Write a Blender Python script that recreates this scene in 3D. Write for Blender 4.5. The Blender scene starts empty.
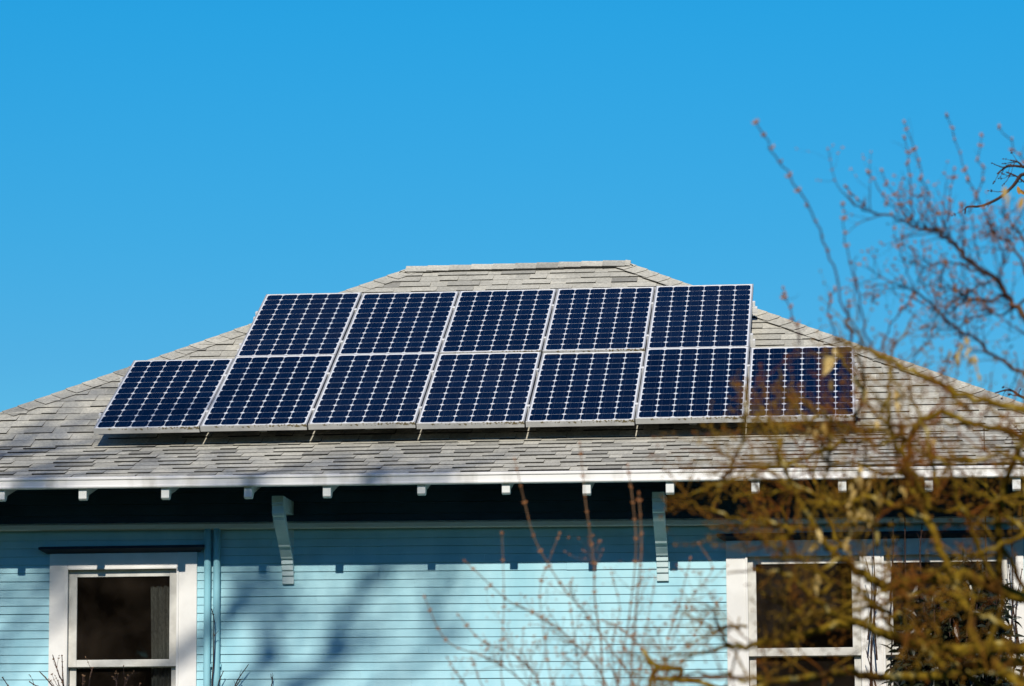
import bpy, bmesh, math, random
from mathutils import Vector, Matrix, noise
random.seed(7)
S = bpy.context.scene
COL = S.collection

# ------------------------------------------------------------------ camera
FPX = 3384.17
YAW, PITCH, ROLL = 0.100905, 0.1356386, -0.0058429
CAM = Vector((5.674596, -24.369975, -2.397938))
fwd = Vector((-math.sin(YAW)*math.cos(PITCH), math.cos(YAW)*math.cos(PITCH), math.sin(PITCH)))
rt = Vector((math.cos(YAW), math.sin(YAW), 0)); up = rt.cross(fwd)
RT = rt*math.cos(ROLL) + up*math.sin(ROLL); UP = up*math.cos(ROLL) - rt*math.sin(ROLL)
cd = bpy.data.cameras.new('camera'); cam = bpy.data.objects.new('camera', cd); COL.objects.link(cam)
cam.matrix_world = Matrix(((RT.x, UP.x, -fwd.x, CAM.x), (RT.y, UP.y, -fwd.y, CAM.y), (RT.z, UP.z, -fwd.z, CAM.z), (0, 0, 0, 1)))
cd.sensor_fit = 'HORIZONTAL'; cd.sensor_width = 23.6; cd.lens = FPX/1024*23.6
cd.clip_start = 0.1; cd.clip_end = 3000
cd.dof.use_dof = True; cd.dof.focus_distance = 26.0; cd.dof.aperture_fstop = 4.2
S.camera = cam

# ------------------------------------------------------------------ sky, sun, exposure
SUN_EL, SUN_OFF = 34.7, 1.5           # degrees; offset towards +X of straight in front of the house
w = bpy.data.worlds.new('World'); S.world = w; w.use_nodes = True
nt = w.node_tree; nt.nodes.clear()
sky = nt.nodes.new('ShaderNodeTexSky'); sky.sky_type = 'NISHITA'; sky.sun_disc = False
sky.sun_elevation = math.radians(SUN_EL); sky.sun_rotation = math.radians(180-SUN_OFF)
sky.air_density = 1.0; sky.dust_density = 0.0; sky.ozone_density = 2.0
hs = nt.nodes.new('ShaderNodeHueSaturation'); hs.inputs['Saturation'].default_value = 1.0
hs.inputs['Hue'].default_value = 0.5; hs.inputs['Value'].default_value = 1.0
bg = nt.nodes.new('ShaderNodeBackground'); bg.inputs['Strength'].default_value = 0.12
wo = nt.nodes.new('ShaderNodeOutputWorld')
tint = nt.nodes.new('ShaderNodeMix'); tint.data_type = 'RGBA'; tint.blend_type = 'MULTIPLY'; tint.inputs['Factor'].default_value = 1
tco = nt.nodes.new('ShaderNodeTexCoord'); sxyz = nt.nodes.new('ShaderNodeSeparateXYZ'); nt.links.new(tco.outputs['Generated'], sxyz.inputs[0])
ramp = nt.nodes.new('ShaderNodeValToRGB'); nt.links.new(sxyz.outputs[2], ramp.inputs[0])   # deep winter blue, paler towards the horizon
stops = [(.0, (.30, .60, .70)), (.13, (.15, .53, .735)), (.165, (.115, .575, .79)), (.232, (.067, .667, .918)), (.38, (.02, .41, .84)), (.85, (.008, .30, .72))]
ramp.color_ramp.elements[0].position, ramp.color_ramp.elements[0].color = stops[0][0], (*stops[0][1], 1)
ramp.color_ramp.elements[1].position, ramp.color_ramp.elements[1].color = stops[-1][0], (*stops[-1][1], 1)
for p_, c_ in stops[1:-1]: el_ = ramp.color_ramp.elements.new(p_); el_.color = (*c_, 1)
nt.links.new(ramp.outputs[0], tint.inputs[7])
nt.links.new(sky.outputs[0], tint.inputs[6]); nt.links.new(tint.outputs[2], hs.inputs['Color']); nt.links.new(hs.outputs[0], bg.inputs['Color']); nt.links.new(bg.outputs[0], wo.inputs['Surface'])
sl = bpy.data.lights.new('sun', 'SUN'); sl.energy = 4.6; sl.angle = math.radians(0.5); sl.color = (1.0, 0.93, 0.82)
so = bpy.data.objects.new('sun', sl); COL.objects.link(so)
e, a = math.radians(SUN_EL), math.radians(SUN_OFF)
SUNV = Vector((math.sin(a)*math.cos(e), -math.cos(a)*math.cos(e), math.sin(e)))
so.rotation_euler = SUNV.to_track_quat('Z', 'Y').to_euler(); so.location = SUNV*60
vs = S.view_settings; vs.view_transform = 'Standard'; vs.look = 'None'; vs.exposure = 0.0; vs.gamma = 1.0; vs.use_curve_mapping = False

def at(px, py, d):
    "world point seen at a photo pixel, d metres in front of the camera"
    return CAM + RT*((px-512)/FPX*d) + UP*((343-py)/FPX*d) + fwd*d

# ------------------------------------------------------------------ helpers
def mesh_obj(name, verts, faces, mats, parent=None, midx=None, smooth=False):
    me = bpy.data.meshes.new(name); me.from_pydata([tuple(v) for v in verts], [], faces)
    if not isinstance(mats, (list, tuple)): mats = [mats]
    for m in mats: me.materials.append(m)
    if midx: me.polygons.foreach_set('material_index', midx)
    if smooth: me.polygons.foreach_set('use_smooth', [True]*len(me.polygons))
    me.update()
    o = bpy.data.objects.new(name, me); COL.objects.link(o)
    if parent is not None: o.parent = parent
    return o

class MB:
    def __init__(s): s.v = []; s.f = []; s.m = []
    def add(s, vs, fs, mi=0):
        b = len(s.v); s.v += [tuple(x) for x in vs]
        for f in fs: s.f.append(tuple(b+i for i in f)); s.m.append(mi)
    def box(s, x0, x1, y0, y1, z0, z1, mi=0):
        s.add([(x0,y0,z0),(x1,y0,z0),(x1,y1,z0),(x0,y1,z0),(x0,y0,z1),(x1,y0,z1),(x1,y1,z1),(x0,y1,z1)],
              [(0,3,2,1),(4,5,6,7),(0,1,5,4),(1,2,6,5),(2,3,7,6),(3,0,4,7)], mi)
    def prism(s, prof, x0, x1, mi=0, z0=0, z1=0):
        "profile of (y,z) extruded along X"
        n = len(prof)
        s.add([(x0,y,z+z0) for y,z in prof]+[(x1,y,z+z1) for y,z in prof],
              [tuple(range(n)), tuple(range(2*n-1, n-1, -1))]+[(i, i+n, (i+1)%n+n, (i+1)%n) for i in range(n)], mi)
    def tube(s, pts, rad, n=6, mi=0):
        pts = [Vector(p) for p in pts]; N = len(pts)
        t0 = (pts[1]-pts[0]).normalized(); ref = t0.orthogonal().normalized()
        vs = []
        for i, p in enumerate(pts):
            t = (pts[min(i+1, N-1)]-pts[max(i-1, 0)]).normalized()
            ref = (ref - t*ref.dot(t)); ref = ref.normalized() if ref.length > 1e-6 else t.orthogonal().normalized()
            b = t.cross(ref)
            for k in range(n):
                an = 2*math.pi*k/n; vs.append(p+(ref*math.cos(an)+b*math.sin(an))*rad[i])
        fs = []
        for i in range(N-1):
            for k in range(n):
                k2 = (k+1)%n; fs.append((i*n+k, i*n+k2, (i+1)*n+k2, (i+1)*n+k))
        fs.append(tuple(range(n-1, -1, -1))); fs.append(tuple((N-1)*n+k for k in range(n)))
        s.add(vs, fs, mi)
    def bud(s, p, d, r, l, mi=0):
        d = d.normalized(); u = d.orthogonal().normalized(); b = d.cross(u)
        vs = [p]+[p+d*l*.4+(u*math.cos(k*1.5708)+b*math.sin(k*1.5708))*r for k in range(4)]+[p+d*l]
        s.add(vs, [(0,2,1),(0,3,2),(0,4,3),(0,1,4),(5,1,2),(5,2,3),(5,3,4),(5,4,1)], mi)
    def leaf(s, p, d, nrm, l, wd, mi=0, curl=.25):
        "small leaf folded along its midrib"
        d = d.normalized(); sd = d.cross(nrm); sd = sd.normalized() if sd.length > 1e-5 else d.orthogonal().normalized()
        n = sd.cross(d)
        ts = (0, .25, .55, .8, 1); ws = (.1, .8, 1, .6, .02)
        vs = []
        for t, q in zip(ts, ws):
            c = p+d*(l*t)-n*(curl*l*t*t)
            vs += [c-sd*(wd*q*.5)+n*(wd*q*.18), c, c+sd*(wd*q*.5)+n*(wd*q*.18)]
        fs = []
        for i in range(4):
            for k in range(2): fs.append((i*3+k, i*3+k+1, i*3+k+4, i*3+k+3))
        s.add(vs, fs, mi)
    def build(s, name, mats, parent=None, smooth=False):
        return mesh_obj(name, s.v, s.f, mats, parent, s.m, smooth)

def bevel(o, w=.004, seg=2):
    m = o.modifiers.new('bevel', 'BEVEL'); m.width = w; m.segments = seg; m.limit_method = 'ANGLE'; m.angle_limit = math.radians(35)
    return o
def tag(o, label, cat, group=None, kind=None):
    o['label'] = label; o['category'] = cat
    if group: o['group'] = group
    if kind: o['kind'] = kind
    return o
def empty(name, loc=(0, 0, 0)):
    o = bpy.data.objects.new(name, None); COL.objects.link(o); o.location = loc; o.empty_display_size = .2
    return o

# ------------------------------------------------------------------ materials
def N(nt, t, **kw):
    n = nt.nodes.new(t)
    for k, v in kw.items(): setattr(n, k, v)
    return n
def base_mat(name, rough=.6, spec=.5, metal=0):
    m = bpy.data.materials.new(name); m.use_nodes = True
    b = m.node_tree.nodes['Principled BSDF']
    b.inputs['Roughness'].default_value = rough; b.inputs['Metallic'].default_value = metal
    b.inputs['Specular IOR Level'].default_value = spec
    return m, m.node_tree, b
def noisy(name, c1, c2, scale=8, rough=.6, spec=.4, metal=0, detail=6, bump=0, bscale=60, stretch=(1, 1, 1), lo=.35, hi=.65, c3=None):
    m, t, b = base_mat(name, rough, spec, metal)
    tc = N(t, 'ShaderNodeTexCoord'); mp = N(t, 'ShaderNodeMapping'); mp.inputs['Scale'].default_value = stretch
    t.links.new(tc.outputs['Object'], mp.inputs['Vector'])
    nz = N(t, 'ShaderNodeTexNoise'); nz.inputs['Scale'].default_value = scale; nz.inputs['Detail'].default_value = detail
    t.links.new(mp.outputs[0], nz.inputs['Vector'])
    cr = N(t, 'ShaderNodeValToRGB'); cr.color_ramp.elements[0].position = lo; cr.color_ramp.elements[1].position = hi
    cr.color_ramp.elements[0].color = (*c1, 1); cr.color_ramp.elements[1].color = (*c2, 1)
    if c3 is not None:
        el = cr.color_ramp.elements.new(hi+.08); el.color = (*c3, 1)
    t.links.new(nz.outputs['Fac'], cr.inputs[0]); t.links.new(cr.outputs[0], b.inputs['Base Color'])
    if bump:
        n2 = N(t, 'ShaderNodeTexNoise'); n2.inputs['Scale'].default_value = bscale; n2.inputs['Detail'].default_value = 4
        t.links.new(mp.outputs[0], n2.inputs['Vector'])
        bp = N(t, 'ShaderNodeBump'); bp.inputs['Strength'].default_value = bump; bp.inputs['Distance'].default_value = .01
        t.links.new(n2.outputs['Fac'], bp.inputs['Height']); t.links.new(bp.outputs[0], b.inputs['Normal'])
    return m

M_white = noisy('white_paint', (.70, .69, .66), (.80, .79, .76), 5, .55, .35, bump=.08, bscale=40)
M_sash = noisy('sash_paint', (.50, .49, .45), (.66, .65, .60), 9, .55, .35, bump=.15, bscale=50)
M_gutter = noisy('gutter_paint', (.56, .545, .50), (.80, .79, .76), 4, .45, .4, stretch=(1.6, 1, .5), lo=.28, hi=.5, detail=9)
M_siding = noisy('siding_paint', (.285, .56, .65), (.385, .665, .74), 2.2, .6, .3, stretch=(2.2, 1, .9), lo=.3, hi=.62, detail=9, bump=.06, bscale=30)
M_pipe = noisy('pipe_paint', (.24, .54, .63), (.30, .60, .69), 4, .5, .3, stretch=(1, 1, .3))
M_frieze = noisy('frieze_shade', (.015, .05, .10), (.025, .07, .13), 3, .6, .3)  # near-black navy puts the deep shade under the eave into the colour
M_cap = noisy('dark_trim', (.008, .02, .035), (.015, .03, .05), 6, .6, .2)  # near-black navy over the whole drip cap
M_band = noisy('band_paint', (.80, .81, .79), (.86, .87, .85), 5, .6, .3, stretch=(.4, 1, 3))
M_bracket = noisy('bracket_paint', (.46, .62, .64), (.60, .72, .73), 8, .55, .35)
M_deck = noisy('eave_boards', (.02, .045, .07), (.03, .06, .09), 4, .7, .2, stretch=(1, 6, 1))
M_tail = noisy('tail_paint', (.66, .68, .66), (.78, .79, .76), 9, .55, .35)
M_alu = noisy('anodised_aluminium', (.50, .50, .49), (.64, .64, .62), 6, .42, .5, metal=.35)
M_rail = noisy('rail_aluminium', (.72, .72, .70), (.82, .82, .80), 10, .4, .5, metal=.1)
M_back = noisy('dark_backing', (.02, .02, .022), (.03, .03, .03), 4, .8, .1)
M_room = noisy('room_plaster', (.45, .36, .27), (.68, .58, .46), 1.5, .9, .1)
M_curtain = noisy('lace_curtain', (.55, .56, .55), (.85, .86, .83), 55, .9, .1, stretch=(1, 1, .6))

def shingle_mat(dark=False):
    m, t, b = base_mat('shingle_butt' if dark else 'asphalt_shingle', .92, .15)
    g = N(t, 'ShaderNodeNewGeometry')
    cr = N(t, 'ShaderNodeValToRGB'); cr.color_ramp.interpolation = 'LINEAR'
    els = cr.color_ramp.elements
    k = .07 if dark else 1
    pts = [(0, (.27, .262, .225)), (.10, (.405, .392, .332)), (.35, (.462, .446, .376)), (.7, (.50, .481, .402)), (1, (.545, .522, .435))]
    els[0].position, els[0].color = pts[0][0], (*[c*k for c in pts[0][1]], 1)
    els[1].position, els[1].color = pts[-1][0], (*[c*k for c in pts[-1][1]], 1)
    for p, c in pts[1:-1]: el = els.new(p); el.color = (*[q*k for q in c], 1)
    t.links.new(g.outputs['Random Per Island'], cr.inputs[0])
    tc = N(t, 'ShaderNodeTexCoord')
    nz = N(t, 'ShaderNodeTexNoise'); nz.inputs['Scale'].default_value = 45; nz.inputs['Detail'].default_value = 8; nz.inputs['Roughness'].default_value = .75
    t.links.new(tc.outputs['Object'], nz.inputs['Vector'])
    n2 = N(t, 'ShaderNodeTexNoise'); n2.inputs['Scale'].default_value = 2.2; n2.inputs['Detail'].default_value = 5
    t.links.new(tc.outputs['Object'], n2.inputs['Vector'])
    mr = N(t, 'ShaderNodeMapRange'); mr.inputs[1].default_value = .3; mr.inputs[2].default_value = .7; mr.inputs[3].default_value = .62; mr.inputs[4].default_value = 1.36
    t.links.new(nz.outputs['Fac'], mr.inputs[0])
    m2 = N(t, 'ShaderNodeMapRange'); m2.inputs[1].default_value = .3; m2.inputs[2].default_value = .7; m2.inputs[3].default_value = .86; m2.inputs[4].default_value = 1.1
    t.links.new(n2.outputs['Fac'], m2.inputs[0])
    mu = N(t, 'ShaderNodeMath', operation='MULTIPLY'); t.links.new(mr.outputs[0], mu.inputs[0]); t.links.new(m2.outputs[0], mu.inputs[1])
    mx = N(t, 'ShaderNodeMix', data_type='RGBA', blend_type='MULTIPLY'); mx.inputs['Factor'].default_value = 1
    t.links.new(cr.outputs[0], mx.inputs[6]); t.links.new(mu.outputs[0], mx.inputs[7]); t.links.new(mx.outputs[2], b.inputs['Base Color'])
    bp = N(t, 'ShaderNodeBump'); bp.inputs['Strength'].default_value = .12; bp.inputs['Distance'].default_value = .001
    t.links.new(nz.outputs['Fac'], bp.inputs['Height']); t.links.new(bp.outputs[0], b.inputs['Normal'])
    return m
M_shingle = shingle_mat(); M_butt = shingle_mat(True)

PW, PG, PH = .815, .010, 1.5785          # panel pitch, gap, height
def cell_mat():
    "monocrystalline cells 6 x 12 with cut corners on a white backsheet, object space = panel plane"
    m, t, b = base_mat('solar_cells', .08, .2)
    tc = N(t, 'ShaderNodeTexCoord'); sp = N(t, 'ShaderNodeSeparateXYZ'); t.links.new(tc.outputs['Object'], sp.inputs[0])
    P = .1275
    def math_(op, x, y=None):
        n = N(t, 'ShaderNodeMath', operation=op)
        for i, v in enumerate((x, y)):
            if v is None: continue
            if isinstance(v, (int, float)): n.inputs[i].default_value = v
            else: t.links.new(v, n.inputs[i])
        return n.outputs[0]
    ox, oy = (PW-PG)/2-3*P, PH/2-6*P
    u = math_('DIVIDE', math_('SUBTRACT', sp.outputs[0], ox), P); v = math_('DIVIDE', math_('SUBTRACT', sp.outputs[1], oy), P)
    fu = math_('ABSOLUTE', math_('SUBTRACT', math_('FRACT', u), .5)); fv = math_('ABSOLUTE', math_('SUBTRACT', math_('FRACT', v), .5))
    ing = math_('MULTIPLY', math_('LESS_THAN', fu, .5-.0125), math_('LESS_THAN', fv, .5-.0065))
    cut = math_('LESS_THAN', math_('ADD', fu, fv), 1-.155)
    inx = math_('MULTIPLY', math_('GREATER_THAN', u, 0.), math_('LESS_THAN', u, 6.)); iny = math_('MULTIPLY', math_('GREATER_THAN', v, 0.), math_('LESS_THAN', v, 12.))
    cell = math_('MULTIPLY', math_('MULTIPLY', ing, cut), math_('MULTIPLY', inx, iny))
    # two thin silver bus bars down every cell, and a slightly different tone for each cell
    bus = math_('LESS_THAN', math_('ABSOLUTE', math_('SUBTRACT', fu, .24)), .006)
    oi = N(t, 'ShaderNodeObjectInfo')
    cx = N(t, 'ShaderNodeCombineXYZ'); t.links.new(math_('FLOOR', u), cx.inputs[0]); t.links.new(math_('FLOOR', v), cx.inputs[1]); t.links.new(math_('MULTIPLY', oi.outputs['Random'], 91.), cx.inputs[2])
    wn = N(t, 'ShaderNodeTexWhiteNoise'); t.links.new(cx.outputs[0], wn.inputs[0])
    cr = N(t, 'ShaderNodeValToRGB'); cr.color_ramp.elements[0].color = (.0006, .0030, .013, 1); cr.color_ramp.elements[1].color = (.0014, .0085, .030, 1)
    t.links.new(math_('ADD', math_('MULTIPLY', wn.outputs['Value'], .55), math_('MULTIPLY', oi.outputs['Random'], .45)), cr.inputs[0])
    m1 = N(t, 'ShaderNodeMix', data_type='RGBA'); t.links.new(math_('MULTIPLY', bus, .35), m1.inputs['Factor']); t.links.new(cr.outputs[0], m1.inputs[6]); m1.inputs[7].default_value = (.10, .13, .18, 1)
    m2 = N(t, 'ShaderNodeMix', data_type='RGBA'); t.links.new(cell, m2.inputs['Factor']); m2.inputs[6].default_value = (.74, .76, .78, 1); t.links.new(m1.outputs[2], m2.inputs[7])
    # thin dust film
    nz = N(t, 'ShaderNodeTexNoise'); nz.inputs['Scale'].default_value = 3; nz.inputs['Detail'].default_value = 8; t.links.new(tc.outputs['Object'], nz.inputs['Vector'])
    m3 = N(t, 'ShaderNodeMix', data_type='RGBA'); t.links.new(math_('MULTIPLY', math_('POWER', nz.outputs['Fac'], 3.), math_('MULTIPLY', oi.outputs['Random'], .05)), m3.inputs['Factor']); t.links.new(m2.outputs[2], m3.inputs[6]); m3.inputs[7].default_value = (.4, .38, .34, 1)
    t.links.new(m3.outputs[2], b.inputs['Base Color'])
    return m
M_cell = cell_mat()
def frame_mat():
    m = noisy('panel_frame', (.40, .40, .385), (.52, .52, .50), 7, .4, .5, metal=.25)
    t = m.node_tree; b = t.nodes['Principled BSDF']
    # brown moss and grit caught along the lower lip, heavier at one end
    tc = N(t, 'ShaderNodeTexCoord'); sp = N(t, 'ShaderNodeSeparateXYZ'); t.links.new(tc.outputs['Object'], sp.inputs[0])
    nz = N(t, 'ShaderNodeTexNoise'); nz.inputs['Scale'].default_value = 45; nz.inputs['Detail'].default_value = 5; t.links.new(tc.outputs['Object'], nz.inputs['Vector'])
    mx_ = N(t, 'ShaderNodeMapRange'); mx_.inputs[1].default_value = .2; mx_.inputs[2].default_value = .8; mx_.inputs[3].default_value = .62; mx_.inputs[4].default_value = .50
    t.links.new(sp.outputs[0], mx_.inputs[0])
    gt = N(t, 'ShaderNodeMath', operation='GREATER_THAN'); t.links.new(nz.outputs['Fac'], gt.inputs[0]); t.links.new(mx_.outputs[0], gt.inputs[1])
    ly = N(t, 'ShaderNodeMath', operation='LESS_THAN'); t.links.new(sp.outputs[1], ly.inputs[0]); ly.inputs[1].default_value = .012
    lz = N(t, 'ShaderNodeMath', operation='GREATER_THAN'); t.links.new(sp.outputs[2], lz.inputs[0]); lz.inputs[1].default_value = -.022
    a1 = N(t, 'ShaderNodeMath', operation='MULTIPLY'); t.links.new(gt.outputs[0], a1.inputs[0]); t.links.new(ly.outputs[0], a1.inputs[1])
    a2 = N(t, 'ShaderNodeMath', operation='MULTIPLY'); t.links.new(a1.outputs[0], a2.inputs[0]); t.links.new(lz.outputs[0], a2.inputs[1])
    src = b.inputs['Base Color'].links[0].from_socket
    mx = N(t, 'ShaderNodeMix', data_type='RGBA'); t.links.new(a2.outputs[0], mx.inputs['Factor']); t.links.new(src, mx.inputs[6]); mx.inputs[7].default_value = (.14, .11, .05, 1)
    t.links.new(mx.outputs[2], b.inputs['Base Color'])
    return m
M_frame = frame_mat()
def glass_mat(name, tint, refl=.9, film=.04):
    m = bpy.data.materials.new(name); m.use_nodes = True; t = m.node_tree; t.nodes.clear()
    o = N(t, 'ShaderNodeOutputMaterial'); mix = N(t, 'ShaderNodeMixShader'); fr = N(t, 'ShaderNodeFresnel'); fr.inputs[0].default_value = 1.5
    tr = N(t, 'ShaderNodeBsdfTransparent'); tr.inputs[0].default_value = (*tint, 1)
    gl = N(t, 'ShaderNodeBsdfGlossy'); gl.inputs['Roughness'].default_value = .02; gl.inputs[0].default_value = (refl, refl, refl, 1)
    # thin uneven film of dust and old insect screen, standing in for brown reflections too
    df = N(t, 'ShaderNodeBsdfDiffuse'); df.inputs[0].default_value = (.36, .27, .20, 1); m0 = N(t, 'ShaderNodeMixShader')
    tc = N(t, 'ShaderNodeTexCoord'); nz = N(t, 'ShaderNodeTexNoise'); nz.inputs['Scale'].default_value = 3.5; nz.inputs['Detail'].default_value = 3; t.links.new(tc.outputs['Object'], nz.inputs['Vector'])
    mr = N(t, 'ShaderNodeMapRange'); mr.inputs[1].default_value = .35; mr.inputs[2].default_value = .7; mr.inputs[3].default_value = .004; mr.inputs[4].default_value = film; t.links.new(nz.outputs['Fac'], mr.inputs[0])
    t.links.new(mr.outputs[0], m0.inputs[0]); t.links.new(tr.outputs[0], m0.inputs[1]); t.links.new(df.outputs[0], m0.inputs[2])
    t.links.new(fr.outputs[0], mix.inputs[0]); t.links.new(m0.outputs[0], mix.inputs[1]); t.links.new(gl.outputs[0], mix.inputs[2]); t.links.new(mix.outputs[0], o.inputs[0])
    return m
M_glass = glass_mat('window_glass', (.5, .51, .5))
M_screen = glass_mat('screened_glass', (.34, .33, .32), .6, .07)
M_bark = noisy('mossy_bark', (.07, .030, .004), (.22, .142, .010), 16, .9, .1, bump=.7, bscale=90, lo=.38, hi=.60, c3=(.42, .34, .13))
M_ltwig = noisy('rusty_mossy_twig', (.17, .058, .008), (.20, .118, .012), 4, .85, .1, lo=.42, hi=.58)
M_limb = noisy('brown_bark', (.11, .055, .018), (.20, .11, .035), 30, .9, .1, bump=.4, bscale=120)
M_twig = noisy('brown_twig', (.13, .075, .04), (.22, .13, .07), 20, .8, .15)
M_dtwig = noisy('dark_twig', (.035, .022, .02), (.07, .04, .03), 20, .8, .15)
M_ulimb = noisy('dark_bark', (.030, .017, .014), (.14, .07, .025), 26, .9, .1, bump=.4, bscale=120, lo=.45, hi=.7)  # dark brown bark of the upper limbs
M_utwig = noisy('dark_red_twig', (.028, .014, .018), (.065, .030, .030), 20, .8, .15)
M_bud = noisy('swelling_bud', (.24, .09, .03), (.38, .17, .06), 15, .7, .2)
M_dry = noisy('dry_leaf', (.38, .24, .06), (.60, .46, .20), 18, .85, .15)
M_orange = noisy('orange_leaf', (.30, .12, .02), (.45, .24, .05), 18, .85, .15)
M_ever = noisy('evergreen_leaf', (.006, .009, .004), (.020, .024, .009), 14, .4, .5)
M_wood = noisy('far_foliage', (.03, .022, .012), (.11, .08, .045), 1.2, .9, .1)
M_grass = noisy('lawn', (.02, .035, .01), (.05, .06, .02), 6, .95, .1, bump=.5, bscale=40)
M_found = noisy('foundation_concrete', (.22, .215, .2), (.30, .29, .27), 5, .9, .1)
M_copper = noisy('bare_trunk', (.06, .045, .035), (.10, .08, .06), 12, .9, .1, bump=.6, bscale=40)

# ------------------------------------------------------------------ ground
GZ = -4.0
me = MB(); me.add([(-900,-900,GZ),(900,-900,GZ),(900,900,GZ),(-900,900,GZ)], [(0,1,2,3)])
g = me.build('ground', M_grass); g['kind'] = 'structure'

# ------------------------------------------------------------------ house
XL, XR, DEP = -2.0606, 7.9917, 4.3651          # where the main roof planes would meet z = 0, and the depth to the ridge
AL = .463257; TA = math.tan(AL); KL, KR = .9028, .9722
BKY, FLY, FLZ = .605, -.59, -.058              # the roof flares: break line, and the eave edge after the gentler lower slope
KF = 0.9758                                    # facade dimensions below are measured for a gutter line at y = 0; true line is at FLY
FM = Matrix(((KF, 0, 0, .1373), (0, KF, 0, FLY), (0, 0, KF, FLZ), (0, 0, 0, 1)))
EXL, EXR = XL+FLY*KL, XR-FLY*KR                # true eave corners
WY = .75                                       # plane of the front wall (before FM)
RZ = DEP*TA+.02
RL, RR = Vector((XL+KL*DEP, DEP, RZ)), Vector((XR-KR*DEP, DEP, RZ+.012))
house = empty('house', (2.96, 4.4, GZ))
tag(house, 'light blue clapboard house with a grey shingled hip roof and white gutter', 'house')
HL = -house.location
def H(o):
    o.parent = house; o.matrix_parent_inverse = Matrix.Translation(HL); return o
def F(o):
    "facade part: brought to its true place"
    o.data.transform(FM); return H(o)
def HS(o, p):
    o.parent = p; return o
def FS(o, p):
    o.data.transform(FM); o.parent = p; return o
YB = 2*DEP
EL, ER, BL, BR = Vector((EXL,FLY,FLZ)), Vector((EXR,FLY,FLZ)), Vector((EXL,YB-FLY,FLZ)), Vector((EXR,YB-FLY,FLZ))
zb_ = BKY*TA
KEL, KER, KBL, KBR = Vector((XL+KL*BKY,BKY,zb_)), Vector((XR-KR*BKY,BKY,zb_)), Vector((XL+KL*BKY,YB-BKY,zb_)), Vector((XR-KR*BKY,YB-BKY,zb_))

# roof: every tab of the laminated shingles is its own little wedge, all in one mesh
rf = MB()
def field(A, B, Tl, Tr, expo=.143, rough=1.0):
    "shingle one roof face: eave A->B (seen from outside, left to right), upper edge Tl->Tr"
    ex = (B-A).normalized(); nrm = (B-A).cross(Tl-A).normalized()
    if nrm.z < 0: nrm = -nrm
    es = nrm.cross(ex).normalized()
    if es.z < 0: es = -es
    L = (Tl-A).dot(es); n = int(L/expo)+1
    al, ar = (Tl-A).dot(ex), (Tr-A).dot(ex); wd = (B-A).length
    b0 = -.004
    rf.add([A+nrm*b0, B+nrm*b0, Tr+nrm*b0, Tl+nrm*b0] if (Tr-Tl).length > .01 else [A+nrm*b0, B+nrm*b0, Tl+nrm*b0], [(0,1,2,3)] if (Tr-Tl).length > .01 else [(0,1,2)])
    for i in range(n):
        s0 = i*expo+(0.0 if i else -.005); s1 = min(s0+expo+.03, L+.01)
        f = min(max(s0, 0)/L, 1)
        xa = al*f; xb = wd+(ar-wd)*f
        x = xa-random.uniform(0, .25); hi = random.random() < .5
        wob = random.uniform(-.003, .003)
        while x < xb:
            wv = random.uniform(.09, .20) if not hi else random.uniform(.11, .30)
            x2 = x+wv; c0, c1 = max(x, xa), min(x2, xb)
            if c1-c0 > .015:
                th = (.0138 if hi else .007)+random.uniform(-.0015, .002)
                j = random.uniform(-.002, .002)+wob
                sk = random.uniform(-.003, .003)
                def P(xx, ss, tt):
                    g_ = min(max(ss, 0)/L, 1); return A+ex*min(max(xx, al*g_), wd+(ar-wd)*g_)+es*ss+nrm*tt
                sq = s0+j
                v = [P(c0,sq,-.002), P(c1,sq+sk,-.002), P(c1,sq+sk,th), P(c0,sq,th), P(c0,s1,-.0015), P(c1,s1,-.0015), P(c1,s1,.003), P(c0,s1,.003)]
                if hi:   # bevelled dragon teeth: the raised tab narrows a little up the slope
                    v[2] = v[2]-ex*.001; v[3] = v[3]+ex*.001
                b = len(rf.v); rf.v += [tuple(q) for q in v]
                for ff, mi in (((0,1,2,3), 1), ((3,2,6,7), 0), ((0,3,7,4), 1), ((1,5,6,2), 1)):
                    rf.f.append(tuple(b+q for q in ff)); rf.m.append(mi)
            x = x2; hi = not hi if random.random() < .82 else hi
for lo_, up_ in (((EL, ER), (KEL, KER)), ((ER, BR), (KER, KBR)), ((BL, EL), (KBL, KEL)), ((BR, BL), (KBR, KBL))): field(*lo_, *up_)
field(KEL, KER, RL, RR); field(KER, KBR, RR, RR); field(KBL, KEL, RL, RL); field(KBR, KBL, RR, RL)
roof = H(rf.build('roof', [M_shingle, M_butt]))

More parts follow.
